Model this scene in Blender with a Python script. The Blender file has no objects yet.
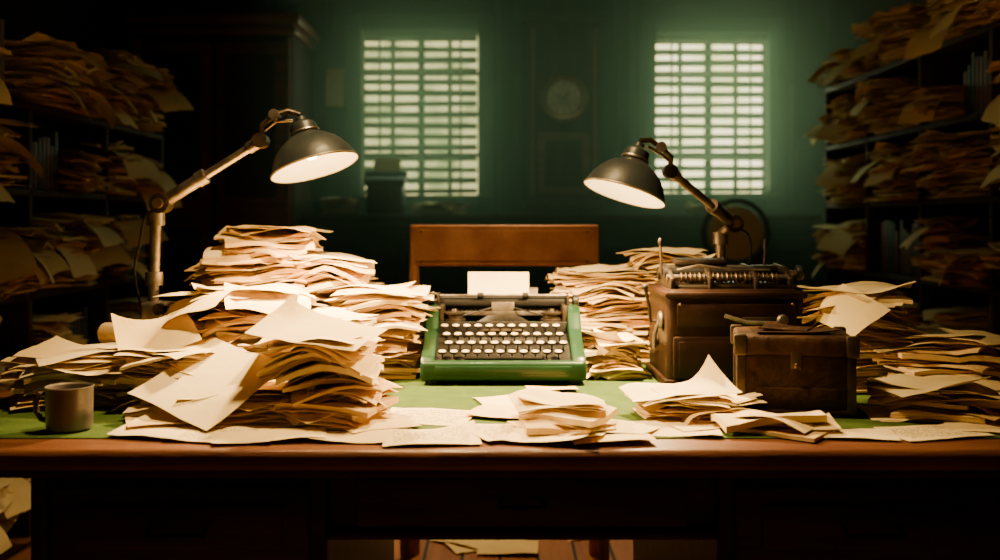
import bpy, bmesh, math, random
from mathutils import Vector, Matrix, Euler, noise
R=math.radians
sc=bpy.context.scene

# ------------------------------------------------------------------ materials
def nmat(name,c1,c2=None,rough=.6,metal=0.,scale=8.,bump=0.,bscale=None,stretch=(1,1,1),spec=.5,emit=None,estr=0,coat=0,detail=6,lo=.35,hi=.65):
    m=bpy.data.materials.new(name); m.use_nodes=True
    nt=m.node_tree; b=nt.nodes['Principled BSDF']
    b.inputs['Base Color'].default_value=(*c1,1)
    b.inputs['Roughness'].default_value=rough; b.inputs['Metallic'].default_value=metal
    b.inputs['Specular IOR Level'].default_value=spec
    b.inputs['Coat Weight'].default_value=coat
    tc=nt.nodes.new('ShaderNodeTexCoord'); mp=nt.nodes.new('ShaderNodeMapping'); mp.inputs['Scale'].default_value=stretch
    nt.links.new(tc.outputs['Object'],mp.inputs['Vector'])
    if c2:
        n=nt.nodes.new('ShaderNodeTexNoise'); n.inputs['Scale'].default_value=scale; n.inputs['Detail'].default_value=detail
        r=nt.nodes.new('ShaderNodeValToRGB'); r.color_ramp.elements[0].position=lo; r.color_ramp.elements[1].position=hi
        r.color_ramp.elements[0].color=(*c1,1); r.color_ramp.elements[1].color=(*c2,1)
        nt.links.new(mp.outputs[0],n.inputs['Vector']); nt.links.new(n.outputs[0],r.inputs[0]); nt.links.new(r.outputs[0],b.inputs['Base Color'])
    if bump:
        n2=nt.nodes.new('ShaderNodeTexNoise'); n2.inputs['Scale'].default_value=bscale or scale*3; n2.inputs['Detail'].default_value=4
        bp=nt.nodes.new('ShaderNodeBump'); bp.inputs['Strength'].default_value=bump; bp.inputs['Distance'].default_value=.01
        nt.links.new(mp.outputs[0],n2.inputs['Vector']); nt.links.new(n2.outputs[0],bp.inputs['Height']); nt.links.new(bp.outputs[0],b.inputs['Normal'])
    if emit:
        b.inputs['Emission Color'].default_value=(*emit,1); b.inputs['Emission Strength'].default_value=estr
    return m
def paper_edge(name,c1,c2):
    m=nmat(name,c1,rough=.9,spec=.1); nt=m.node_tree; b=nt.nodes['Principled BSDF']
    tc=nt.nodes.new('ShaderNodeTexCoord'); mp=nt.nodes.new('ShaderNodeMapping'); mp.inputs['Scale'].default_value=(6,6,420)
    n=nt.nodes.new('ShaderNodeTexNoise'); n.inputs['Scale'].default_value=1.; n.inputs['Detail'].default_value=2
    r=nt.nodes.new('ShaderNodeValToRGB'); r.color_ramp.elements[0].position=.38; r.color_ramp.elements[1].position=.6
    r.color_ramp.elements[0].color=(*c2,1); r.color_ramp.elements[1].color=(*c1,1)
    L=nt.links.new; L(tc.outputs['Object'],mp.inputs[0]); L(mp.outputs[0],n.inputs['Vector']); L(n.outputs[0],r.inputs[0]); L(r.outputs[0],b.inputs['Base Color'])
    return m
def text_paper(name,c1,ink):
    m=nmat(name,c1,rough=.85,spec=.15); nt=m.node_tree; b=nt.nodes['Principled BSDF']; L=nt.links.new
    uv=nt.nodes.new('ShaderNodeUVMap'); sp=nt.nodes.new('ShaderNodeSeparateXYZ'); L(uv.outputs[0],sp.inputs[0])
    def M(op,a,bv=None,c=None):
        n=nt.nodes.new('ShaderNodeMath'); n.operation=op
        for i,q in enumerate((a,bv,c)):
            if q is None: continue
            if isinstance(q,(int,float)): n.inputs[i].default_value=q
            else: L(q,n.inputs[i])
        return n.outputs[0]
    U,V=sp.outputs[0],sp.outputs[1]
    lines=M('MULTIPLY',V,13.); fr=M('FRACT',lines); on=M('LESS_THAN',fr,.42); fl=M('FLOOR',lines)
    cb=nt.nodes.new('ShaderNodeCombineXYZ'); L(M('MULTIPLY',U,45.),cb.inputs[0]); L(M('MULTIPLY',fl,7.3),cb.inputs[1]); L(M('MULTIPLY',fr,1.5),cb.inputs[2])
    nz=nt.nodes.new('ShaderNodeTexNoise'); nz.inputs['Scale'].default_value=1; L(cb.outputs[0],nz.inputs['Vector'])
    w=M('GREATER_THAN',nz.outputs[0],.47)
    mg=M('MULTIPLY',M('MULTIPLY',M('GREATER_THAN',U,.1),M('LESS_THAN',U,.9)),M('MULTIPLY',M('GREATER_THAN',V,.1),M('LESS_THAN',V,.88)))
    k=M('MULTIPLY',M('MULTIPLY',on,w),mg); k=M('MULTIPLY',k,.85)
    mx=nt.nodes.new('ShaderNodeMix'); mx.data_type='RGBA'; L(k,mx.inputs[0]); mx.inputs[6].default_value=(*c1,1); mx.inputs[7].default_value=(*ink,1)
    L(mx.outputs[2],b.inputs['Base Color']); return m

PAP=[nmat('paper_cream',(.86,.68,.34),(.78,.58,.27),.85,scale=5,spec=.10,bump=.2,bscale=25),
     nmat('paper_pale',(.90,.74,.41),(.84,.66,.34),.85,scale=4,spec=.10,bump=.2,bscale=20),
     nmat('paper_manila',(.82,.59,.25),(.72,.49,.20),.85,scale=6,spec=.10,bump=.2,bscale=22),
     nmat('paper_aged',(.68,.47,.20),(.54,.35,.14),.9,scale=5,spec=.08,bump=.25,bscale=20)]
EDG=paper_edge('paper_page_edges',(.86,.64,.30),(.56,.37,.15))
TXT=text_paper('paper_handwritten',(.86,.69,.37),(.10,.06,.03))
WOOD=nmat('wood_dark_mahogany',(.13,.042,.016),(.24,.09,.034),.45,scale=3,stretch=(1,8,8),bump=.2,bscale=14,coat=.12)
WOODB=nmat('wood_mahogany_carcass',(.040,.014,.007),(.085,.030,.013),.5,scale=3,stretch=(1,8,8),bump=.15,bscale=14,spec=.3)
WOODD=nmat('wood_dark_oak',(.030,.018,.011),(.062,.036,.020),.7,scale=3,stretch=(6,6,1),bump=.2,bscale=10,spec=.2)  # dark brown oak, the wood's own colour
CHW=nmat('chair_worn_leather',(.62,.28,.12),(.40,.15,.06),.5,scale=9,bump=.25,bscale=40)
FELT=nmat('desk_green_baize',(.055,.10,.022),(.08,.13,.030),.85,scale=14,bump=.2,bscale=120,spec=.1)
GRN=nmat('typewriter_green_enamel',(.009,.045,.017),(.006,.030,.011),.4,scale=10,coat=.10,bump=.05,spec=.25)
BLK=nmat('black_enamel',(.008,.007,.006),(.016,.014,.011),.45,scale=20,spec=.3)
IRON=nmat('aged_iron',(.030,.022,.015),(.07,.046,.028),.45,metal=.7,scale=18,bump=.2)
STEEL=nmat('worn_steel',(.36,.31,.25),(.17,.13,.09),.38,metal=.9,scale=25)
BRASS=nmat('aged_brass',(.30,.19,.08),(.16,.09,.04),.4,metal=.9,scale=20)
SHADE=nmat('lamp_shade_enamel',(.012,.018,.019),(.024,.028,.026),.42,metal=.0,scale=14,bump=.1,spec=.35)
SHIN=nmat('lamp_shade_inner_white',(.9,.82,.62),rough=.5)
BULB=nmat('bulb_glow',(1,.8,.5),emit=(1,.76,.40),estr=50)
KEY=nmat('key_top_ivory',(.80,.66,.42),rough=.3,coat=.5)
RUB=nmat('platen_rubber',(.012,.011,.010),rough=.5,spec=.3)
CASE=nmat('machine_bronze_case',(.011,.005,.003),(.026,.012,.006),.45,metal=.0,scale=9,bump=.15,bscale=40,spec=.12)
LEA=nmat('box_worn_leather',(.015,.007,.004),(.052,.025,.011),.6,scale=12,bump=.5,bscale=45,spec=.10)
MUG=nmat('mug_enamel',(.12,.10,.08),(.18,.145,.11),.3,scale=12,coat=.4)
COF=nmat('coffee',(.01,.005,.003),rough=.1)
WALLG=nmat('wall_green_plaster',(.014,.042,.026),(.024,.060,.036),.8,scale=2.5,bump=.2,bscale=20,spec=.2)
WALLP=nmat('trim_green_paint',(.018,.050,.030),(.030,.066,.040),.6,scale=5,spec=.3)
WALLS=nmat('wall_brown_plaster',(.03,.022,.014),(.04,.03,.018),.9,scale=3,bump=.2,spec=.1)
CEIL=nmat('ceiling_plaster',(.03,.035,.025),(.04,.045,.03),.9,scale=3)
BLIND=nmat('blind_slat',(.16,.19,.09),(.11,.14,.07),.6,scale=6)
BOOK=[nmat('book_red',(.10,.02,.012),rough=.6),nmat('book_green',(.02,.05,.025),rough=.6),nmat('book_brown',(.09,.045,.02),rough=.6),nmat('book_black',(.02,.016,.012),rough=.6)]
def floor_mat():
    m=nmat('floor_planks',(.26,.09,.03),(.38,.15,.055),.55,scale=3,stretch=(8,1,1)); nt=m.node_tree; b=nt.nodes['Principled BSDF']
    br=nt.nodes.new('ShaderNodeTexBrick'); tc=nt.nodes.new('ShaderNodeTexCoord'); mp=nt.nodes.new('ShaderNodeMapping')
    mp.inputs['Rotation'].default_value=(0,0,R(90)); L=nt.links.new
    L(tc.outputs['Object'],mp.inputs[0]); L(mp.outputs[0],br.inputs['Vector'])
    br.inputs['Scale'].default_value=1; br.inputs['Brick Width'].default_value=1.6; br.inputs['Row Height'].default_value=.13; br.inputs['Mortar Size'].default_value=.006
    src=b.inputs['Base Color'].links[0].from_socket
    mx=nt.nodes.new('ShaderNodeMix'); mx.data_type='RGBA'; L(br.outputs['Fac'],mx.inputs[0]); L(src,mx.inputs[6]); mx.inputs[7].default_value=(.02,.01,.005,1)
    L(mx.outputs[2],b.inputs['Base Color']); return m
FLOOR=floor_mat()
def pane_mat(name,col,col2,s):
    m=bpy.data.materials.new(name); m.use_nodes=True; nt=m.node_tree; nt.nodes.clear(); L=nt.links.new
    o=nt.nodes.new('ShaderNodeOutputMaterial'); e=nt.nodes.new('ShaderNodeEmission'); tc=nt.nodes.new('ShaderNodeTexCoord')
    n=nt.nodes.new('ShaderNodeTexNoise'); n.inputs['Scale'].default_value=3.5; n.inputs['Detail'].default_value=5
    r=nt.nodes.new('ShaderNodeValToRGB'); r.color_ramp.elements[0].position=.38; r.color_ramp.elements[1].position=.58
    r.color_ramp.elements[0].color=(*col2,1); r.color_ramp.elements[1].color=(*col,1)
    L(tc.outputs['Object'],n.inputs['Vector']); L(n.outputs[0],r.inputs[0]); L(r.outputs[0],e.inputs[0]); e.inputs[1].default_value=s; L(e.outputs[0],o.inputs[0]); return m

# ------------------------------------------------------------------ mesh builder
class B:
    def __init__(s): s.v=[];s.f=[];s.m=[];s.uv=[];s.mats=[];s.M=Matrix.Identity(4)
    def mi(s,mat):
        if mat not in s.mats: s.mats.append(mat)
        return s.mats.index(mat)
    def raw(s,vs,fs,mat,uvs=None):
        o=len(s.v); s.v+= [s.M@Vector(p) for p in vs]
        k=s.mi(mat) if not isinstance(mat,list) else None
        for i,f in enumerate(fs):
            s.f.append([o+j for j in f]); s.m.append(k if k is not None else s.mi(mat[i]))
            s.uv.append([uvs[j] for j in f] if uvs else None)
    def box(s,c,size,mat,rot=(0,0,0),bev=0.,seg=2):
        bm=bmesh.new(); bmesh.ops.create_cube(bm,size=1); bmesh.ops.scale(bm,vec=size,verts=bm.verts)
        if bev: bmesh.ops.bevel(bm,geom=bm.edges[:],offset=bev,segments=seg,affect='EDGES',profile=.5)
        T=Matrix.Translation(c)@Euler(rot).to_matrix().to_4x4()
        bm.verts.index_update(); s.raw([T@v.co for v in bm.verts],[[v.index for v in f.verts] for f in bm.faces],mat); bm.free()
    def prism(s,poly,axis,a,b,mat,bev=0.):
        bm=bmesh.new()
        def P(p,t):
            return {'x':(t,p[0],p[1]),'y':(p[0],t,p[1]),'z':(p[0],p[1],t)}[axis]
        A=[bm.verts.new(P(p,a)) for p in poly]; C=[bm.verts.new(P(p,b)) for p in poly]
        n=len(poly); bm.faces.new(A); bm.faces.new(C[::-1])
        for i in range(n): bm.faces.new((A[i],C[i],C[(i+1)%n],A[(i+1)%n]))
        bmesh.ops.recalc_face_normals(bm,faces=bm.faces[:])
        if bev: bmesh.ops.bevel(bm,geom=bm.edges[:],offset=bev,segments=2,affect='EDGES',profile=.5)
        bm.verts.index_update(); s.raw([v.co.copy() for v in bm.verts],[[v.index for v in f.verts] for f in bm.faces],mat); bm.free()
    def tube(s,pts,r,mat,n=10,cap=True):
        pts=[Vector(p) for p in pts]; rr=r if isinstance(r,(list,tuple)) else [r]*len(pts)
        vs=[];fs=[];prev=None
        for i,p in enumerate(pts):
            t=(pts[min(i+1,len(pts)-1)]-pts[max(i-1,0)]).normalized()
            if prev is None:
                a=Vector((0,0,1)) if abs(t.z)<.9 else Vector((1,0,0)); u=t.cross(a).normalized()
            else: u=(prev-t*prev.dot(t)).normalized()
            prev=u; w=t.cross(u)
            for k in range(n):
                an=2*math.pi*k/n; vs.append(p+(u*math.cos(an)+w*math.sin(an))*rr[i])
        for i in range(len(pts)-1):
            for k in range(n): fs.append((i*n+k,i*n+(k+1)%n,(i+1)*n+(k+1)%n,(i+1)*n+k))
        if cap: fs.append(tuple(range(n))[::-1]); fs.append(tuple((len(pts)-1)*n+k for k in range(n)))
        s.raw(vs,fs,mat)
    def lathe(s,prof,M,mat,n=32):
        vs=[];fs=[]
        for r,z in prof:
            for k in range(n):
                a=2*math.pi*k/n; vs.append(M@Vector((max(r,1e-5)*math.cos(a),max(r,1e-5)*math.sin(a),z)))
        for i in range(len(prof)-1):
            for k in range(n): fs.append((i*n+k,i*n+(k+1)%n,(i+1)*n+(k+1)%n,(i+1)*n+k))
        s.raw(vs,fs,mat)
    def sphere(s,c,r,mat,sc_=(1,1,1)):
        p=[(r*math.sin(math.pi*i/10),-r*math.cos(math.pi*i/10)) for i in range(11)]
        s.lathe(p,Matrix.Translation(c)@Matrix.Diagonal((*sc_,1)),mat,20)
    def sheet(s,c,w,h,rot,mat,t=0.0,curl=None,sag=0.,wave=0.,tilt=(0,0),zmin=None,nx=7,ny=5,edge=None,ph=0.,crump=0.):
        # curl=(su,sv,rise,start): the corner/edge lying toward (su,sv) rises by 'rise' metres
        T=Matrix.Translation(c)@Euler((tilt[0],tilt[1],rot),'XYZ').to_matrix().to_4x4()
        top=[];uvs=[]
        for j in range(ny):
            for i in range(nx):
                u=i/(nx-1)-.5; v=j/(ny-1)-.5
                z=-sag*4*(u*u)+wave*math.sin(5*u+ph)*math.cos(4*v+ph*1.7)
                x=u*w; y=v*h
                if curl:
                    mxq=.5*(abs(curl[0])+abs(curl[1]))-curl[3]
                    q=max(0,(u*curl[0]+v*curl[1])-curl[3])/max(mxq,.05)
                    z+=curl[2]*q*q; ln=math.hypot(curl[0],curl[1])
                    pull=min(abs(curl[2])*q*q*.45,.6*q*max(mxq,.05)*w)
                    x-=curl[0]/ln*pull; y-=curl[1]/ln*pull
                p=T@Vector((x,y,z))
                if crump: p.z+=crump*noise.noise(Vector((p.x*10,p.y*10,c[2]*12)))+crump*.22*noise.noise(Vector((p.x*30,p.y*30,c[2]*30+5)))
                if zmin is not None: p.z=max(p.z,zmin+t)
                top.append(p); uvs.append((u+.5,v+.5))
        fs=[(j*nx+i,j*nx+i+1,(j+1)*nx+i+1,(j+1)*nx+i) for j in range(ny-1) for i in range(nx-1)]
        if t<=0: s.raw(top,fs,mat,uvs); return
        n=len(top); bot=[p-Vector((0,0,t)) for p in top]
        per=[i for i in range(nx)]+[j*nx+nx-1 for j in range(1,ny)]+[(ny-1)*nx+i for i in range(nx-2,-1,-1)]+[j*nx for j in range(ny-2,0,-1)]
        side=[(per[k],per[k]+n,per[(k+1)%len(per)]+n,per[(k+1)%len(per)]) for k in range(len(per))]
        bf=[tuple(n+q for q in f[::-1]) for f in fs]
        s.raw(top+bot,fs+bf+side,[mat]*(2*len(fs))+[edge or mat]*len(side),uvs+uvs)
    def finish(s,name,parent=None,angle=35):
        me=bpy.data.meshes.new(name); me.from_pydata([tuple(p) for p in s.v],[],s.f)
        for m in s.mats: me.materials.append(m)
        me.polygons.foreach_set('material_index',s.m); me.polygons.foreach_set('use_smooth',[True]*len(s.f))
        ul=me.uv_layers.new(name='UVMap')
        for p,uv in zip(me.polygons,s.uv):
            if uv:
                for li,q in zip(p.loop_indices,uv): ul.data[li].uv=q
        me.update(); me.set_sharp_from_angle(angle=R(angle))
        o=bpy.data.objects.new(name,me); sc.collection.objects.link(o)
        if parent: o.parent=parent
        return o

def align(axis,loc):
    z=Vector(axis).normalized(); q=z.to_track_quat('Z','Y'); return Matrix.Translation(loc)@q.to_matrix().to_4x4()

def fill_stack(b,cx,cy,z0,H,w,h,rot,seed,mess=.02,lean=(0,0),top_curl=True,dark=0,nx=10,ny=7,rmess=.36,tops=3,taper=0.):
    rg=random.Random(seed); z=z0; ph=rg.uniform(0,6); dx=dy=0; sg=rg.uniform(.2,1)
    tx=ty=0.
    while z<z0+H:
        k=(z-z0)/max(H,.01)
        dx=dx*.75+rg.uniform(-mess,mess); dy=dy*.75+rg.uniform(-mess,mess)
        # slowly wandering slump of the pile
        tx=tx*.9+rg.gauss(0,.012)*k; ty=ty*.9+rg.gauss(0,.028)*k
        x=cx+dx+lean[0]*k; y=cy+dy+lean[1]*k; rz=rot+rg.gauss(0,rmess*.6)
        ww=w*rg.uniform(.72,1.1)*(1-taper*k); hh=h*rg.uniform(.78,1.05)
        ph+=rg.uniform(-.5,.5); sag=(.012+.024*k)*rg.uniform(.1,1)*sg
        wave=.008*k+.001; cr=.004+.012*min(k*1.5,1)*min(H/.1,1)
        mats=PAP if not dark else PAP[2:]
        mat=rg.choice(mats)
        if rg.random()<.5:
            t=rg.uniform(.002,.013)
            cu=None
            if rg.random()<.55: cu=(rg.choice((-1,1)),rg.uniform(-1,1),rg.uniform(-.04,.02),.05)
            z+=t
            b.sheet((x,y,z),ww,hh,rz,mat,t=t,sag=sag,wave=wave,ph=ph,curl=cu,zmin=z0+.0003,edge=EDG if rg.random()<.6 else mat,tilt=(tx+rg.gauss(0,.015),ty+rg.gauss(0,.025)),nx=nx,ny=ny,crump=cr)
            z+=rg.uniform(0,.003)
        else:
            for q in range(rg.randint(1,4)):
                z+=rg.uniform(.0012,.004)
                b.sheet((x+rg.uniform(-.018,.018),y+rg.uniform(-.018,.018),z),ww,hh,rz+rg.gauss(0,.12),mat,t=.0008,sag=sag,wave=wave*1.2,ph=ph,
                    curl=(rg.choice((-1,1)),rg.uniform(-1,1),rg.uniform(-.055,.025),.05),zmin=z0+.0003,tilt=(tx+rg.gauss(0,.015),ty+rg.gauss(0,.025)),nx=nx,ny=ny,crump=cr*1.1)
    if top_curl:
        for q in range(tops):
            z+=.004
            b.sheet((cx+lean[0]+rg.uniform(-.03,.03),cy+lean[1]+rg.uniform(-.03,.03),z),w*.95*(1-taper),h*.95,rot+rg.gauss(0,.3),rg.choice(PAP[:2] if not dark else PAP[1:3]),t=.0008,
                curl=(rg.choice((-1,1)),rg.uniform(-1,1),rg.uniform(-.03,.04),.05),wave=.006,ph=rg.uniform(0,6),sag=.010,zmin=z0,nx=10,ny=8,crump=.010)
    return z

# ------------------------------------------------------------------ room
XL,XR,YB,YF,ZC=-2.45,2.5,7.0,-1.2,3.0
b=B(); b.box(((XL+XR)/2,(YB+YF)/2,-.05),(XR-XL+.4,YB-YF+.4,.1),FLOOR); b.finish('floor')
b=B(); b.box(((XL+XR)/2,(YB+YF)/2,ZC+.05),(XR-XL+.4,YB-YF+.4,.1),CEIL); b.finish('ceiling')
b=B(); b.box((XL-.1,(YB+YF)/2,ZC/2),(.2,YB-YF,ZC),WALLS); b.finish('wall_left')
b=B(); b.box((XR+.1,(YB+YF)/2,ZC/2),(.2,YB-YF,ZC),WALLS); b.finish('wall_right')
W=[(-.966,-.154,1.335,2.49),(1.085,1.876,1.35,2.465)]
b=B()
def seg(x0,x1,z0,z1): b.box(((x0+x1)/2,YB+.1,(z0+z1)/2),(x1-x0,.2,z1-z0),WALLG)
seg(XL,W[0][0],0,ZC); seg(W[0][1],W[1][0],0,ZC); seg(W[1][1],XR,0,ZC)
for w in W: seg(w[0],w[1],0,w[2]); seg(w[0],w[1],w[3],ZC)
b.finish('wall_back')
b=B()
for x in (-1.2,-.02,.12,.82,.93,2.05,2.3): b.box((x,YB-.012,2.1),(.035,.024,1.75),WALLP,bev=.005)
b.box((.5,YB-.03,2.88),(3.9,.06,.1),WALLP,bev=.015); b.box((.5,YB-.02,2.72),(3.9,.03,.04),WALLP,bev=.01)
b.finish('trim_1')
for n,w in enumerate(W):
    x0,x1,z0,z1=w; cx=(x0+x1)/2; cz=(z0+z1)/2
    e=bpy.data.objects.new('window_%d'%(n+1),None); sc.collection.objects.link(e)
    f=B(); T=.10
    f.box((x0-T/2,YB-.02,cz),(T,.05,z1-z0+2*T),WALLP,bev=.008); f.box((x1+T/2,YB-.02,cz),(T,.05,z1-z0+2*T),WALLP,bev=.008)
    f.box((cx,YB-.02,z1+T/2),(x1-x0,.05,T),WALLP,bev=.008); f.box((cx,YB-.045,z0-.02),(x1-x0+.2,.1,.035),WALLP,bev=.008)
    for k in (1,2,3): f.box((x0+(x1-x0)*k/4,YB+.13,cz),(.028 if k!=2 else .045,.03,z1-z0),BLK)
    for k in range(1,4): f.box((cx,YB+.13,z0+(z1-z0)*k/4),(x1-x0,.03,.028),BLK)
    f.finish('window_frame',e)
    g=B(); g.box((cx,YB+.17,cz),(x1-x0,.008,z1-z0),pane_mat('frosted_glass_daylight_%d'%n,*(((.80,.80,.30),(.30,.36,.12),2.0) if n==0 else ((1,.96,.48),(.72,.74,.26),4.2)))); g.finish('glass_pane',e)
    s=B(); N=15; pitch=(z1-z0)/N
    s.box((cx,YB+.05,z1-.018),(x1-x0-.01,.05,.035),BLIND)
    for i in range(N): 
        s.box((cx,YB+.05,z1-.05-i*pitch),(x1-x0-.02,.058,.003),BLIND,rot=(R(-36+6*math.sin(i*2.3+n)),R(.6*math.sin(i*1.7+n)),0))
    for q in (.15,.5,.85): s.box((x0+(x1-x0)*q,YB+.02,cz),(.014,.002,z1-z0),BLIND)
    s.finish('venetian_blind',e)
b=B()
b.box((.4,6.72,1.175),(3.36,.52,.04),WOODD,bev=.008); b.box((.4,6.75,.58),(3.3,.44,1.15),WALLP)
for i in range(6): 
    x=-1.0+i*.56; b.box((x,6.525,.62),(.46,.02,.85),WALLP,bev=.008); b.box((x,6.51,.62),(.36,.02,.72),WALLG,bev=.01)
b.box((.4,6.52,1.12),(3.32,.05,.05),WALLP,bev=.01); b.box((.4,6.52,.06),(3.32,.05,.12),WALLP)
b.finish('back_counter')
b=B(); b.box((-.76,6.7,1.30),(.24,.26,.20),IRON,bev=.02); b.box((-.76,6.66,1.43),(.27,.2,.05),BLK,bev=.01,rot=(R(15),0,0)); b.tube([(-.9,6.68,1.46),(-.62,6.68,1.46)],.025,RUB); b.box((-.76,6.74,1.52),(.18,.006,.12),PAP[3],rot=(R(-15),0,0)); b.finish('old_typewriter')
b=B()
fill_stack(b,-1.06,6.7,1.197,.10,.22,.2,.1,71,.012,dark=1,nx=5,ny=4); fill_stack(b,-.4,6.7,1.197,.06,.3,.2,-.1,72,.012,dark=1,nx=5,ny=4); fill_stack(b,1.4,6.7,1.197,.05,.3,.2,.2,73,dark=1,nx=5,ny=4)
b.finish('counter_paper_stack')
b=B(); cx=.44
b.box((cx,6.95,1.9),(.50,.08,1.25),WOODD,bev=.015); b.box((cx,6.90,1.55),(.36,.03,.42),WOOD,bev=.01); b.box((cx,6.88,1.55),(.26,.02,.32),WOODD,bev=.01)
b.box((cx,6.92,2.55),(.60,.12,.06),WOODD,bev=.015); b.box((cx,6.93,1.26),(.56,.1,.06),WOODD,bev=.015)
b.prism([(cx-.27,2.58),(cx+.27,2.58),(cx+.12,2.67),(cx,2.74),(cx-.12,2.67)],'y',6.9,6.98,WOODD,bev=.008)
MM=align((0,-1,0),(cx,6.905,2.00))
b.lathe([(.17,0),(.17,.02),(.15,.035),(.125,.03),(.12,.012),(0,.012)],MM,BRASS); b.lathe([(.115,.013),(.115,.016),(0,.016)],MM,nmat('clock_dial',(.66,.58,.38),(.42,.37,.24),.5))
for k in range(12):
    a=k*math.pi/6; b.box((cx+.095*math.sin(a),6.886,2.0+.095*math.cos(a)),(.006,.003,.02),BLK,rot=(0,a,0))
b.box((cx+.02,6.884,2.02),(.008,.003,.07),BLK,rot=(0,.5,0)); b.box((cx-.03,6.883,2.01),(.006,.003,.09),BLK,rot=(0,-1.1,0))
for s_ in (-1,1): b.tube([(cx+s_*.215,6.9,1.33),(cx+s_*.215,6.9,1.9),(cx+s_*.215,6.9,2.48)],[.018,.012,.018],WOOD)
b.finish('wall_clock')
b=B()
x0,x1,y0=-2.30,-1.30,6.28; cx=(x0+x1)/2
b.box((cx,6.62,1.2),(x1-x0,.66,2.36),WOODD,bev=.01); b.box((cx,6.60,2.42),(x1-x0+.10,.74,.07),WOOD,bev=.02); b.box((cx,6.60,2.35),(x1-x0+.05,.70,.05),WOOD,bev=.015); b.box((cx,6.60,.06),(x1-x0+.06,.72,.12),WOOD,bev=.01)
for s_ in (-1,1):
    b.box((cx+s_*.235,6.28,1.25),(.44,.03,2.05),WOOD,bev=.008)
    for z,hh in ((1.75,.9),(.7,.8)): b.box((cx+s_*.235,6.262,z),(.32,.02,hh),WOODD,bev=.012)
    b.sphere((cx+s_*.04,6.24,1.25),.016,BRASS)
    b.tube([(cx+s_*.47,6.27,.15),(cx+s_*.47,6.27,2.3)],.02,WOOD)
b.finish('wardrobe')
b=B(); b.box((-1.15,6.97,2.08),(.17,.03,.32),WOODD,bev=.008); b.box((-1.15,6.952,2.08),(.12,.006,.26),PAP[3]); b.finish('picture_frame')
b=B(); cx,cy=1.45,5.95
pts=[(cx+.2*math.sin(a),cy+.2,1.08+.2*math.cos(a)) for a in [R(-150+i*20) for i in range(16)]]
b.tube(pts,.016,WOODD); b.lathe([(0,-.008),(.165,-.008),(.165,.008),(0,.008)],align((0,-1,0),(cx,cy+.2,1.08)),PAP[3],28)
b.tube([(cx-.11,cy+.2,.9),(cx-.17,cy+.2,.45),(cx-.18,cy+.24,0)],.016,WOODD); b.tube([(cx+.11,cy+.2,.9),(cx+.17,cy+.2,.45),(cx+.18,cy+.24,0)],.016,WOODD)
b.lathe([(0,.44),(.21,.44),(.22,.455),(.21,.47),(0,.47)],Matrix.Translation((cx,cy,0)),WOODD)
for s_ in (-1,1): b.tube([(cx+s_*.15,cy-.12,.45),(cx+s_*.18,cy-.18,0)],.016,WOODD)
b.finish('round_back_chair')

# ------------------------------------------------------------------ shelves
def shelf(name,xf,xb,y0,y1,levels,top,seed,side):
    rg=random.Random(seed); b=B(); cx=(xf+xb)/2; dp=abs(xb-xf)
    ny=max(2,round((y1-y0)/.75)); ys=[y0+(y1-y0)*i/ny for i in range(ny+1)]
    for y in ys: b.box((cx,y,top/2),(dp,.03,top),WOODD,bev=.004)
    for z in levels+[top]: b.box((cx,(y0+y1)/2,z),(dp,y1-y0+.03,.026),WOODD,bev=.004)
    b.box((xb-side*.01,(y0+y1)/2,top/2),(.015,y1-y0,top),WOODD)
    e=bpy.data.objects.new(name,None); sc.collection.objects.link(e)
    b.finish('shelf_carcass',e)
    p=B(); L=levels+[top]
    for li,z in enumerate(L):
        hmax=(L[li+1]-z-.03) if li<len(L)-1 else .36
        for i in range(ny):
            a,c=ys[i]+.03,ys[i+1]-.03; y=a
            while y<c-.16:
                wy=rg.uniform(.2,.28); 
                if y+wy>c: wy=c-y
                H=hmax*rg.uniform(.35,.88)
                if rg.random()<.12:
                    n=int(wy/.035)
                    for k in range(n):
                        hb=hmax*rg.uniform(.6,.85); b2=rg.choice(BOOK); p.box((xf+side*.12,y+.018+k*.035,z+.014+hb/2),(.2,.03,hb),b2,bev=.003)
                else:
                    fill_stack(p,xf+side*.12,y+wy/2,z+.015,H,.32,wy*.98,rg.uniform(-.15,.15),rg.randint(0,99999),mess=.03,lean=(-side*rg.uniform(0,.08),rg.uniform(-.02,.02)),dark=1 if rg.random()<.3 else 0,nx=6,ny=5,rmess=.3,top_curl=H<hmax*.8)
                    for q in range(2):
                        if rg.random()<.6:
                            p.sheet((xf-side*.05,y+wy/2+rg.uniform(-.03,.03),z+.015+H*rg.uniform(.2,.95)),.26,wy*.95,rg.uniform(-.5,.5),rg.choice(PAP[:2]),t=.0008,sag=.06,wave=.006,ph=rg.uniform(0,6),nx=9,tilt=(rg.uniform(-.2,.2),side*-rg.uniform(.2,.6)),crump=.015)
                y+=wy+.01
    if side<0:
        p.sheet((xf+.06,4.45,top+.27),.30,.24,.5,PAP[1],t=.001,sag=.02,wave=.006,tilt=(R(18),R(8)),nx=9)
        p.sheet((xf+.10,4.75,top+.20),.28,.22,-.3,PAP[0],t=.001,sag=.05,wave=.006,tilt=(R(10),R(25)),nx=9)
    p.finish('shelf_paper_stacks',e)
shelf('bookshelf',-1.72,-2.25,2.95,5.1,[.12,.50,.88,1.26],1.58,11,-1)
shelf('bookshelf',1.92,2.45,3.25,5.9,[.12,.50,.88,1.24,1.58],1.92,23,1)

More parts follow.
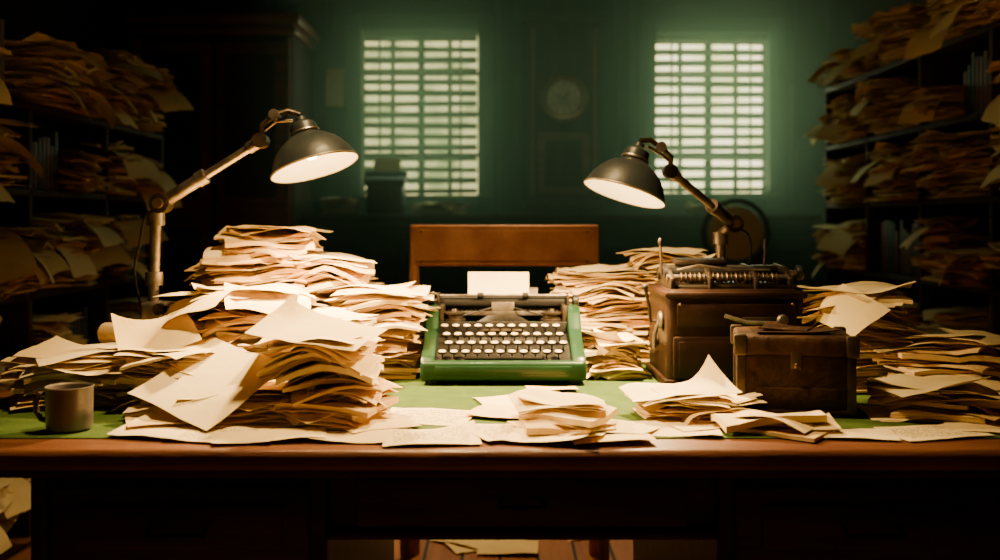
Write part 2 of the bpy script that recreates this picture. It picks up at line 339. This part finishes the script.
# ------------------------------------------------------------------ desk
DZ=.76
b=B()
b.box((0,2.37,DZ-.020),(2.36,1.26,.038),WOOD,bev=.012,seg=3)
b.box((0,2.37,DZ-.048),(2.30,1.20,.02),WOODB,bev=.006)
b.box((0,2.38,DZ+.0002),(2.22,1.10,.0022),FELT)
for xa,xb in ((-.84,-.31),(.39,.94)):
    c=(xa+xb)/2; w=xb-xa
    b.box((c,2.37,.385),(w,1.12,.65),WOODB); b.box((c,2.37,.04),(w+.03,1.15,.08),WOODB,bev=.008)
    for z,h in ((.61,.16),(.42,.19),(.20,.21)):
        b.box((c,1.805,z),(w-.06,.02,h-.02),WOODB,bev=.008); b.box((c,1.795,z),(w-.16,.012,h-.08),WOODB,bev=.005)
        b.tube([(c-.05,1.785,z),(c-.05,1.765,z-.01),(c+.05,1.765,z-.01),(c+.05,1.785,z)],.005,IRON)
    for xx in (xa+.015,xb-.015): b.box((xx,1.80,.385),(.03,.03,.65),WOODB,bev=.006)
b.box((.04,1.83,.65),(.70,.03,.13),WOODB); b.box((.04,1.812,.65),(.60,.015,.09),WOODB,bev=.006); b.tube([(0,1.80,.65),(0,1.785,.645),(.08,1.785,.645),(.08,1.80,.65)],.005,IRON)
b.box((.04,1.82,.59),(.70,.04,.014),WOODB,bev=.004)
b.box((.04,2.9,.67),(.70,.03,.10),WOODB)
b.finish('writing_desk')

# ------------------------------------------------------------------ chair behind desk
b=B()
for s_,x in ((-1,-.296),(1,.326)):
    b.tube([(x,3.47,0),(x,3.44,.45),(x,3.44,.8),(x,3.46,1.10)],[.018,.02,.019,.016],CHW,8)
    b.tube([(x,3.14,0),(x,3.14,.44)],[.016,.022],CHW,8); b.tube([(x,3.14,.2),(x,3.455,.2)],.011,CHW,8)
b.box((.015,3.45,1.072),(.65,.028,.142),CHW,bev=.008,seg=3)
b.box((.015,3.433,1.072),(.61,.006,.105),CHW,bev=.002)
for x in (-.27,.30): b.sphere((x,3.434,1.12),.006,BRASS); b.sphere((x,3.434,1.02),.006,BRASS)
b.box((.015,3.44,.72),(.60,.02,.05),CHW,bev=.005)
b.box((.015,3.29,.455),(.67,.38,.035),CHW,bev=.012); b.box((.015,3.29,.485),(.60,.33,.035),nmat('seat_leather',(.10,.04,.02),rough=.5),bev=.016,seg=3)
b.tube([(-.296,3.3,.2),(.326,3.3,.2)],.011,CHW,8)
b.finish('wooden_chair')

# ------------------------------------------------------------------ typewriter
e=bpy.data.objects.new('typewriter',None); sc.collection.objects.link(e)
M0=Matrix.Translation((.008,2.40,DZ+.0025))
b=B(); b.M=M0
b.box((0,.17,.018),(.385,.32,.02),GRN,bev=.006)
b.box((0,.016,.034),(.402,.032,.048),GRN,bev=.012,seg=4)
b.box((0,-.001,.036),(.33,.004,.02),GRN,bev=.0015)
for s_ in (-1,1):
    b.prism([(.004,.01),(.002,.05),(.02,.068),(.09,.086),(.15,.118),(.19,.160),(.215,.172),(.315,.172),(.335,.155),(.338,.01)],'x',s_*.200,s_*.166,GRN,bev=.006)
    for y in (.03,.3): b.lathe([(.012,-.001),(.014,.010),(.014,.014)],Matrix.Translation((s_*.17,y,0)),RUB,14)
b.box((0,.325,.085),(.34,.02,.14),GRN,bev=.005)
b.finish('body_shell',e)
b=B(); b.M=M0
b.prism([(.03,.03),(.03,.052),(.17,.105),(.19,.03)],'x',-.166,.166,BLK)
for r in range(4):
    y=.046+.034*r; z=.073+.0175*r; n=11
    off=(.0,.007,.014,.0)[3-r]-.007
    for k in range(n):
        x=-.142+off+k*.0284
        b_m=Matrix.Translation((x,y,z))@Euler((R(10),0,0)).to_matrix().to_4x4()
        b.lathe([(.0,.0),(.0085,.0),(.0095,.002),(.0092,.0045),(.0078,.0055),(0,.0050)],b_m,KEY,14)
        b.lathe([(.0100,-.0015),(.0106,.0012),(.0102,.0035),(.0092,.0035)],b_m,BLK,14)
        b.tube([(x,y,z-.001),(x,y+.004,z-.022)],.0022,IRON,6); b.tube([(x,y+.004,z-.02),(x*.96,.17,.075)],.0015,IRON,5)
b.box((0,.040,.060),(.19,.014,.007),BLK,bev=.003)
b.finish('keyboard',e)
b=B(); b.M=M0
b.box((0,.185,.10),(.335,.012,.07),BLK,bev=.003)
for i in range(41):
    a=R(-78+156*i/40); x=.105*math.sin(a); 
    b.tube([(x,.215-.03*math.cos(a),.112),(x*.25,.262,.150)],.0014,BLK,5)
b.tube([(.112*math.sin(R(t)),.212-.032*math.cos(R(t)),.112) for t in range(-85,86,10)],.006,IRON,8)
for s_ in (-1,1):
    Ms=Matrix.Translation((s_*.128,.215,.135)); b.lathe([(0,0),(.03,0),(.03,.004),(.024,.006),(.024,.016),(.03,.018),(.03,.022),(.008,.024),(.006,.03),(0,.03)],Ms,IRON,24)
    b.tube([(s_*.104,.215,.147),(s_*.03,.25,.165)],.002,RUB,5)
    b.box((s_*.16,.25,.15),(.012,.12,.05),IRON,bev=.003)
b.box((0,.255,.162),(.06,.006,.035),STEEL,bev=.002)
b.finish('type_basket',e)
b=B(); b.M=M0
b.tube([(-.172,.285,.180),(.172,.285,.180)],.0185,RUB,24)
for s_ in (-1,1):
    b.tube([(s_*.17,.285,.180),(s_*.198,.285,.180)],.006,STEEL); b.lathe([(0,0),(.014,0),(.017,.003),(.017,.014),(.014,.017),(0,.017)],align((s_,0,0),(s_*.186,.285,.180)),BLK,18)
    b.box((s_*.172,.285,.178),(.008,.06,.048),IRON,bev=.006)
b.box((0,.315,.160),(.36,.012,.02),IRON,bev=.003); b.box((0,.255,.150),(.35,.008,.012),STEEL,bev=.002)
b.tube([(-.168,.262,.197),(.168,.262,.197)],.003,STEEL,8)
for x in (-.06,.06): b.lathe([(.0075,-.008),(.0075,.008)],align((1,0,0),(x,.262,.197)),RUB,12)
b.box((0,.315,.198),(.19,.004,.035),IRON,rot=(R(-20),0,0),bev=.0015)
b.tube([(-.176,.27,.2),(-.20,.25,.205),(-.212,.22,.198)],.003,STEEL,8)
for i in range(25): b.box((-.144+.012*i,.2500,.158),(.0012,.002,.006),STEEL)
b.finish('carriage',e)
b=B(); b.M=M0
b.sheet((-.012,.312,.215),.165,.085,0,PAP[1],t=.0005,tilt=(R(75),0),wave=.002); b.finish('typed_sheet',e)

# ------------------------------------------------------------------ calculating machine in case
e=bpy.data.objects.new('calculating_machine',None); sc.collection.objects.link(e)
b=B(); X0,X1,Y0,Y1=.395,.72,2.36,2.66; cx=(X0+X1)/2; cy=(Y0+Y1)/2
b.box((cx,cy,DZ+.122),(X1-X0,Y1-Y0,.225),CASE,bev=.018,seg=4)
b.box((cx,cy,DZ+.013),(X1-X0+.016,Y1-Y0+.016,.020),CASE,bev=.006)
b.box((cx,cy,DZ+.222),(X1-X0+.014,Y1-Y0+.014,.016),CASE,bev=.007)
b.box((cx-.055,Y0-.004,DZ+.075),(.19,.014,.10),CASE,bev=.006); b.box((cx-.055,Y0-.012,DZ+.075),(.165,.006,.078),CASE,bev=.003)
b.box((cx+.10,Y0-.002,DZ+.075),(.085,.010,.10),CASE,bev=.005)
b.box((cx,Y0-.002,DZ+.175),(.28,.008,.055),CASE,bev=.004)
b.box((cx+.06,Y0-.008,DZ+.165),(.10,.010,.014),IRON,bev=.004); b.lathe([(0,0),(.012,0),(.014,.006),(.011,.014),(0,.016)],align((0,-1,0),(cx+.105,Y0-.01,DZ+.165)),STEEL,16)
b.tube([(cx-.03,Y0-.012,DZ+.175),(cx+.02,Y0-.02,DZ+.160),(cx+.09,Y0-.022,DZ+.158)],.005,STEEL,8)
for x in (X0+.03,X1-.03):
    for z in (.04,.2): b.sphere((x,Y0-.002,DZ+z),.005,BRASS)
b.lathe([(0,0),(.022,0),(.025,.004),(.022,.009),(.006,.011),(0,.011)],align((-1,0,0),(X0-.001,2.43,DZ+.155)),STEEL,20)
b.tube([(X0-.012,2.43,DZ+.155),(X0-.03,2.43,DZ+.155),(X0-.034,2.42,DZ+.19),(X0-.045,2.41,DZ+.235)],.004,IRON,8); b.sphere((X0-.046,2.41,DZ+.238),.008,BLK)
b.lathe([(0,0),(.014,0),(.016,.01),(0,.012)],align((-1,0,0),(X0-.001,2.50,DZ+.10)),IRON,16)
b.tube([(X0-.01,2.43,DZ+.155),(X0-.02,2.42,DZ+.125),(X0-.022,2.42,DZ+.09)],.005,STEEL,8)
b.finish('case',e)
b=B(); zt=DZ+.230
b.box((cx,cy,zt+.006),(.27,.2,.012),IRON,bev=.004)
for y,z,r,m in ((2.43,.030,.008,STEEL),(2.47,.040,.014,RUB),(2.53,.046,.010,STEEL),(2.57,.034,.016,IRON)): b.tube([(X0+.01,y,zt+z),(X1-.01,y,zt+z)],r,m,14)
for x in (X0+.02,cx-.05,cx+.06,X1-.02): b.prism([(2.40,zt),(2.40,zt+.03),(2.46,zt+.056),(2.55,zt+.06),(2.60,zt+.03),(2.60,zt)],'x',x-.005,x+.005,IRON,bev=.002)
for i in range(22): b.lathe([(.011,-.002),(.013,0),(.011,.002)],align((1,0,0),(X0+.045+i*.011,2.43,zt+.03)),IRON if i%2 else BRASS,12)
b.box((cx-.06,2.50,zt+.066),(.13,.05,.012),IRON,bev=.004,rot=(R(8),0,0)); b.box((cx+.09,2.46,zt+.052),(.06,.05,.014),BLK,bev=.004)
b.tube([(X1-.02,2.46,zt+.04),(X1+.012,2.46,zt+.04)],.006,STEEL); b.lathe([(0,0),(.017,0),(.019,.004),(.019,.012),(.016,.016),(0,.016)],align((1,0,0),(X1+.008,2.46,zt+.04)),BLK,18)
b.tube([(X0+.0,2.44,zt+.035),(X0-.004,2.44,zt+.115)],.003,IRON,8); b.sphere((X0-.004,2.44,zt+.118),.006,IRON,(1,1,1.5))
b.tube([(cx+.095,2.47,zt+.05),(cx+.098,2.47,zt+.10)],.003,IRON,8); b.lathe([(.004,0),(.006,.01),(.005,.025),(0,.03)],Matrix.Translation((cx+.098,2.47,zt+.095)),BLK,12)
b.tube([(X0+.03,2.40,zt+.05),(X0+.08,2.39,zt+.062),(cx,2.40,zt+.05),(cx+.09,2.40,zt+.05)],.003,STEEL,8)
b.finish('carriage_mechanism',e)

# ------------------------------------------------------------------ small leather box
b=B(); b.M=Matrix.Translation((.618,2.12,DZ+.0025))@Euler((0,0,R(-11))).to_matrix().to_4x4()@Matrix.Diagonal((1.0,1.0,1.28,1))
b.box((0,0,.048),(.225,.19,.096),LEA,bev=.006); b.box((0,0,.110),(.236,.20,.030),LEA,bev=.008,seg=3); b.box((0,0,.006),(.234,.198,.010),LEA,bev=.003)
for s_ in (-1,1):
    for q in (-1,1): b.box((s_*.108,q*.091,.05),(.018,.016,.09),IRON,bev=.003); b.box((s_*.11,q*.093,.111),(.026,.022,.034),IRON,bev=.004)
b.box((0,-.098,.088),(.022,.008,.028),IRON,bev=.002); b.sphere((0,-.104,.08),.005,BRASS)
b.box((0,-.097,.03),(.16,.004,.030),LEA,bev=.002)
b.sheet((.005,.0,.129),.17,.11,.12,LEA,t=.002,wave=.002,curl=(1,-.5,.006,.1)); b.sheet((-.01,.01,.132),.10,.08,-.3,LEA,t=.002,wave=.002,curl=(-1,.5,.006,.1))
b.finish('leather_box')

# ------------------------------------------------------------------ mug
b=B(); mx_,my_=-.818,1.90; MM=Matrix.Translation((mx_,my_,DZ+.0025))
b.lathe([(0,0),(.036,0),(.041,.004),(.042,.01),(.043,.078),(.0445,.082),(.043,.083),(.0395,.080),(.039,.012),(0,.010)],MM,MUG,36); b.lathe([(.0392,.066),(0,.066)],MM,COF,30)
b.tube([(mx_-.041,my_,DZ+.068),(mx_-.056,my_,DZ+.069),(mx_-.064,my_,DZ+.055),(mx_-.063,my_,DZ+.035),(mx_-.054,my_,DZ+.022),(mx_-.041,my_,DZ+.019)],.0055,MUG,10)
b.finish('coffee_mug')

# ------------------------------------------------------------------ desk lamps
WARM=(1,.655,.275)
def lamp(name,base,post_top,elbow,armend,pivot,oc,axis,rad,energy,seedc):
    e=bpy.data.objects.new(name,None); sc.collection.objects.link(e)
    b=B(); base=Vector(base); post_top=Vector(post_top); elbow=Vector(elbow); armend=Vector(armend); pivot=Vector(pivot); oc=Vector(oc); ax=Vector(axis).normalized()
    b.lathe([(0,0),(.062,0),(.066,.006),(.06,.016),(.035,.024),(.02,.04),(.018,.06),(0,.06)],Matrix.Translation(base),IRON,28)
    b.tube([base+Vector((0,0,.03)),post_top],.013,STEEL,14)
    for t in (.45,.62,.97):
        p=base.lerp(post_top,t); b.tube([p-Vector((0,0,.016)),p+Vector((0,0,.016))],.021,STEEL,16)
    p=base.lerp(post_top,.45); b.box(p+Vector((.02,-.01,-.012)),(.085,.045,.055),STEEL,bev=.010,seg=3); b.tube([p+Vector((.03,-.03,0)),p+Vector((.03,-.055,0))],.014,IRON,12)
    b.tube([p+Vector((.05,0,.0)),p+Vector((.08,0,.0))],.010,STEEL,12)
    b.tube([post_top,elbow],.012,STEEL,12)
    b.tube([elbow-Vector((0,.022,0)),elbow+Vector((0,.022,0))],.024,IRON,18); b.tube([elbow-Vector((0,.032,0)),elbow-Vector((0,.02,0))],.012,BRASS,12)
    d=(armend-elbow).normalized()
    b.tube([elbow,elbow+d*.12],.0155,STEEL,14); b.tube([elbow+d*.11,armend],.0105,STEEL,12); b.tube([elbow+d*.105,elbow+d*.128],.019,STEEL,14)
    b.tube([armend-d*.035,armend],.015,STEEL,12)
    b.tube([armend-Vector((0,.018,0)),armend+Vector((0,.018,0))],.018,IRON,16)
    apex=oc+ax*.128
    side=1 if pivot.x>oc.x else -1
    mid=armend.lerp(pivot,.5)+Vector((side*.014,0,.006))
    b.tube([armend,mid,pivot,pivot.lerp(apex,.5)+Vector((0,0,.014)),apex+ax*.01],.0068,IRON,10)
    b.tube([armend+Vector((0,.012,0)),mid+Vector((0,.012,-.012)),pivot+Vector((0,.010,-.014)),apex-ax*.005+Vector((side*.02,0,0))],.004,STEEL,8)
    b.tube([pivot-Vector((0,.016,0)),pivot+Vector((0,.016,0))],.013,STEEL,14)
    b.finish('stand_and_arm',e)
    M=align(ax,oc)
    s=B(); k=rad/.108
    out=[(.108,0),(.1095,.003),(.107,.007),(.102,.018),(.094,.034),(.083,.050),(.069,.064),(.053,.075),(.040,.082),(.034,.086),(.033,.090),(.033,.108),(.030,.113),(.018,.118),(.014,.122),(.013,.130),(0,.132)]
    s.lathe([(r*k,z) for r,z in out],M,SHADE,40); s.lathe([(.1075*k,.0005)]+[(r*k-.002,z) for r,z in out[2:9]]+[(0,.080)],M,SHIN,40)
    s.lathe([(.036*k,.088),(.037*k,.091),(.036*k,.094)],M,STEEL,30); s.lathe([(.109*k,-.001),(.111*k,.002),(.109*k,.005),(.107*k,.002),(.109*k,-.001)],M,STEEL,40)
    s.finish('lamp_shade',e)
    q=B(); q.lathe([(0,.022),(.010,.024),(.019,.032),(.022,.043),(.019,.055),(.012,.066),(.011,.08)],M,BULB,20); bo=q.finish('light_bulb',e)
    l=bpy.data.lights.new(name+'_light','SPOT'); l.energy=energy; l.color=WARM; l.spot_size=R(150); l.spot_blend=.6; l.shadow_soft_size=.03
    o=bpy.data.objects.new('lamp_light',l); sc.collection.objects.link(o); o.parent=e
    o.matrix_world=align(ax,oc+ax*.012)
    c=B()
    pt=[elbow+Vector((0,.02,-.01)),elbow+Vector((side*.045,.02,-.03)),elbow+Vector(((-.06 if side<0 else .05),.02,-.10)),post_top.lerp(base,.35)+Vector((-.055 if side<0 else .045,.02,0)),post_top.lerp(base,.6)+Vector((-.03 if side<0 else .03,.02,0)),base+Vector((0,.08,.01))]
    sm=[]
    for i in range(len(pt)-1):
        p0=pt[max(i-1,0)];p1=pt[i];p2=pt[i+1];p3=pt[min(i+2,len(pt)-1)]
        for t in [j/6 for j in range(6)]:
            sm.append(.5*((2*p1)+(p2-p0)*t+(2*p0-5*p1+4*p2-p3)*t*t+(3*p1-p0-3*p2+p3)*t**3))
    sm.append(pt[-1]); c.tube(sm,.0032,RUB,8); c.finish('power_cord',e)
lamp('desk_lamp',(-.845,2.42,DZ+.0025),(-.832,2.42,1.175),(-.816,2.41,1.200),(-.574,2.40,1.350),(-.540,2.40,1.412),(-.444,2.40,1.285),(-.30,.14,.95),.106,110,1)
lamp('desk_lamp',(.625,2.80,DZ+.0025),(.612,2.78,1.12),(.640,2.74,1.150),(.425,2.50,1.282),(.392,2.44,1.338),(.298,2.40,1.222),(.31,.14,.95),.100,105,2)

# ------------------------------------------------------------------ paper piles on the desk
Z0=DZ+.002
def pile(*specs,name='paper_stack'):
    b=B()
    for s_ in specs: 
        kw=s_[8] if len(s_)>8 else {}
        fill_stack(b,s_[0],s_[1],Z0,s_[2],s_[3],s_[4],s_[5],s_[6],mess=s_[7],**kw)
    return b.finish(name)
pile((-.655,2.70,.365,.31,.24,.1,101,.024,dict(lean=(.03,0),taper=.2)))
pile((-.455,2.70,.285,.26,.24,-.15,102,.024,dict(taper=.2)))
pile((-.315,2.60,.205,.22,.22,.1,103,.018))
pile((-.62,2.38,.215,.30,.24,.25,104,.032,dict(lean=(-.01,.02),taper=.15,rmess=.45)))
pile((-.42,2.36,.16,.20,.20,-.2,105,.02))
pile((-.90,2.22,.10,.28,.2,.15,106,.03,dict(rmess=.45)))
pile((-.70,2.16,.11,.24,.19,-.3,107,.03,dict(rmess=.5)))
pile((-.325,1.985,.15,.20,.18,-.1,108,.020,dict(lean=(-.02,.02))))
pile((-.50,2.03,.05,.26,.18,.2,109,.04,dict(rmess=.5)))
pile((.30,2.86,.25,.26,.2,.1,110,.02),(.46,2.86,.30,.2,.2,-.1,111,.02))
pile((.297,2.56,.09,.12,.16,.2,112,.012,dict(rmess=.5)))
pile((.88,2.42,.22,.27,.22,-.2,113,.028,dict(lean=(-.04,.02),tops=2)))
pile((1.03,2.36,.12,.26,.22,-.4,114,.035))
pile((.135,1.93,.040,.18,.14,-.15,115,.025,dict(rmess=.5)))
pile((.365,2.05,.042,.20,.15,.2,116,.025,dict(rmess=.5)))
pile((.535,1.895,.012,.19,.11,-.35,117,.02,dict(rmess=.4,tops=1)))
pile((.87,2.04,.045,.22,.17,-.4,118,.04,dict(rmess=.5)))
pile((1.03,2.08,.03,.24,.2,-.2,119,.04,dict(rmess=.5)))
b=B()
def S(x,y,w,h,r,m,lift=.002,**k):
    k.setdefault('wave',.002); k.setdefault('ph',x*9+y*5)
    b.sheet((x,y,Z0+lift),w,h,R(r),m,t=.0006,zmin=Z0,crump=.005,nx=10,ny=8,**k)
S(-.126,1.83,.175,.14,6,TXT,.003,curl=(1,.6,.01,.2)); S(-.15,2.02,.19,.15,-12,TXT,.002)
S(.05,2.18,.19,.16,14,PAP[1],.003); S(.03,1.87,.17,.13,24,TXT,.006); S(.10,1.81,.17,.10,-14,PAP[1],.008,curl=(1,-.5,.015,.2)); S(.04,2.04,.2,.14,-20,PAP[0],.004,curl=(-1,-.5,.01,.2)); S(.20,1.80,.15,.07,8,PAP[0],.005); S(.22,1.90,.15,.1,-30,PAP[1],.006)
S(.33,1.89,.17,.11,-8,PAP[1],.003); S(.40,1.95,.17,.11,24,PAP[0],.004); S(.66,1.85,.14,.08,-8,PAP[1],.004); S(.81,1.87,.18,.11,14,TXT,.003); S(.95,1.92,.18,.14,-20,PAP[0],.004); S(1.07,1.95,.14,.16,30,PAP[1],.003)
S(-.60,1.87,.22,.13,-14,PAP[1],.004,curl=(-1,.3,.02,.2)); S(-.42,1.83,.20,.10,10,PAP[0],.006); S(-.50,1.84,.2,.11,-8,TXT,.005); S(-.27,1.83,.14,.09,-4,PAP[0],.003); S(-.62,1.97,.22,.15,22,PAP[2],.012)
S(.12,2.33,.12,.06,4,PAP[2],.006); S(-.24,1.93,.14,.12,30,PAP[0],.006)
b.finish('loose_letters')
b=B()
b.sheet((-.575,1.99,Z0+.078),.25,.22,R(-36),PAP[1],t=.0008,tilt=(R(24),R(10)),wave=.004,curl=(1,1,.02,.2),zmin=Z0,crump=.008,nx=10,ny=8)
b.sheet((-.76,2.20,Z0+.14),.17,.15,R(25),PAP[0],t=.0008,tilt=(R(24),R(-22)),wave=.006,curl=(-1,.6,.06,.1),zmin=Z0,crump=.010,nx=10,ny=8)
b.sheet((-.36,1.97,Z0+.18),.23,.17,R(-14),PAP[0],t=.0008,tilt=(R(9),R(5)),wave=.006,curl=(-1,.3,.04,.1),zmin=Z0,crump=.010,nx=10,ny=8)
b.sheet((.395,2.02,Z0+.055),.15,.11,R(15),PAP[1],t=.0008,tilt=(R(4),R(-4)),wave=.003,curl=(1,.6,.06,.2),zmin=Z0,nx=10,ny=8)
b.sheet((.80,2.30,Z0+.19),.12,.14,R(20),PAP[0],t=.0008,tilt=(R(25),R(-30)),wave=.005,curl=(-1,.6,-.04,.1),zmin=Z0,crump=.010,nx=10,ny=8)
b.sheet((-.52,2.26,Z0+.21),.20,.15,R(20),PAP[0],t=.0008,tilt=(R(18),R(10)),wave=.008,curl=(1,-.6,-.04,.1),zmin=Z0,crump=.012,nx=10,ny=8)
b.sheet((-.70,2.27,Z0+.205),.20,.15,R(-15),PAP[1],t=.0008,tilt=(R(14),R(-16)),wave=.008,curl=(-1,-.6,-.05,.1),zmin=Z0,crump=.012,nx=10,ny=8)
b.finish('curled_letters')
b=B(); b.tube([(-.93,2.36,Z0+.13),(-.84,2.32,Z0+.135)],.026,PAP[3],20); b.tube([(-.932,2.361,Z0+.13),(-.925,2.358,Z0+.13)],.018,BLK,20); b.finish('rolled_paper')
b=B(); rg=random.Random(9)
for (x,y) in [(-.12,3.60),(.06,3.56),(.3,3.7),(-.3,4.1),(.45,4.0),(-1.5,2.9),(-1.45,3.2),(-1.55,2.6),(1.5,2.8),(1.55,3.2),(-1.0,3.6),(1.1,3.8)]:
    for q in range(2): b.sheet((x+rg.uniform(-.06,.06),y+rg.uniform(-.06,.06),.006+q*.006),.15,.21,rg.uniform(0,3),rg.choice(PAP[:2]),t=.0008,wave=.004,ph=rg.uniform(0,6),zmin=.001,crump=.008)
b.finish('floor_papers')

# ------------------------------------------------------------------ pendant lamps (unseen above the frame, some added as fill) and lights
def spot(name,loc,target,energy,col,size,blend,soft,parent=None):
    l=bpy.data.lights.new(name,'SPOT'); l.energy=energy; l.color=col; l.spot_size=R(size); l.spot_blend=blend; l.shadow_soft_size=soft
    o=bpy.data.objects.new(name,l); sc.collection.objects.link(o); o.location=loc; o.rotation_euler=(Vector(target)-Vector(loc)).to_track_quat('-Z','Y').to_euler()
    if parent: o.parent=parent
    return o
def unseen_pendant(pc,tgt,energy,size,col=WARM):
    e=bpy.data.objects.new('unseen_overhead_lamp',None); sc.collection.objects.link(e)
    b=B(); pc=Vector(pc); MM=Matrix.Translation(pc)
    b.tube([pc+Vector((0,0,.14)),(pc.x,pc.y,3.0)],.005,RUB); b.lathe([(.24,0),(.235,.02),(.18,.08),(.08,.13),(.03,.15),(.02,.18),(0,.18)],MM,SHADE,40); b.lathe([(.238,.001),(.175,.075),(.075,.125),(0,.13)],MM,SHIN,40); b.lathe([(.06,2.995-pc.z),(.05,2.95-pc.z),(0,2.94-pc.z)],MM,SHADE,20)
    b.finish('shade',e)
    spot('unseen_overhead_light',pc+Vector((0,0,-.01)),tgt,energy,col,size,1.0,.10,e)
unseen_pendant((-.15,2.0,2.42),(-.10,2.25,.76),275,88)
unseen_pendant((0.1,4.0,2.65),(0.05,3.75,0),170,92)  # unseen lamp, cone and power shaped to brighten floor and side shelves
unseen_pendant((0.45,5.3,2.80),(0.4,7.0,1.6),9,120,(.6,1,.55))  # added greenish fill aimed at the back wall, built as a hanging lamp
def area(name,loc,rot,sx,sy,energy,col):
    l=bpy.data.lights.new(name,'AREA'); l.shape='RECTANGLE'; l.size=sx; l.size_y=sy; l.energy=energy; l.color=col
    o=bpy.data.objects.new(name,l); sc.collection.objects.link(o); o.location=loc; o.rotation_euler=rot; return o
for n,w in enumerate(W): area('window_daylight',((w[0]+w[1])/2,YB-.1,(w[2]+w[3])/2),(R(-80),0,0),.8,1.1,(5,7.5)[n],(.7,1,.55))

wd=bpy.data.worlds.new('world'); sc.world=wd; wd.use_nodes=True; wd.node_tree.nodes['Background'].inputs[0].default_value=(.55,.42,.24,1); wd.node_tree.nodes['Background'].inputs[1].default_value=.04

hb=bpy.data.materials.new('dusty_air'); hb.use_nodes=True; nt=hb.node_tree; nt.nodes.clear()
o=nt.nodes.new('ShaderNodeOutputMaterial'); v=nt.nodes.new('ShaderNodeVolumeScatter'); v.inputs['Density'].default_value=.32; v.inputs['Anisotropy'].default_value=.2; v.inputs['Color'].default_value=(.68,1,.74,1); nt.links.new(v.outputs[0],o.inputs['Volume'])
b=B(); b.box((.02,6.45,1.5),(4.9,1.05,2.98),hb); b.finish('dusty_air')

# ------------------------------------------------------------------ camera
cam=bpy.data.cameras.new('camera'); co=bpy.data.objects.new('camera',cam); sc.collection.objects.link(co); sc.camera=co
co.location=(0,0,1.16); co.rotation_euler=(R(90),0,0); cam.lens=36; cam.sensor_width=36; cam.shift_y=-.06
cam.dof.use_dof=True; cam.dof.focus_distance=2.2; cam.dof.aperture_fstop=2.4
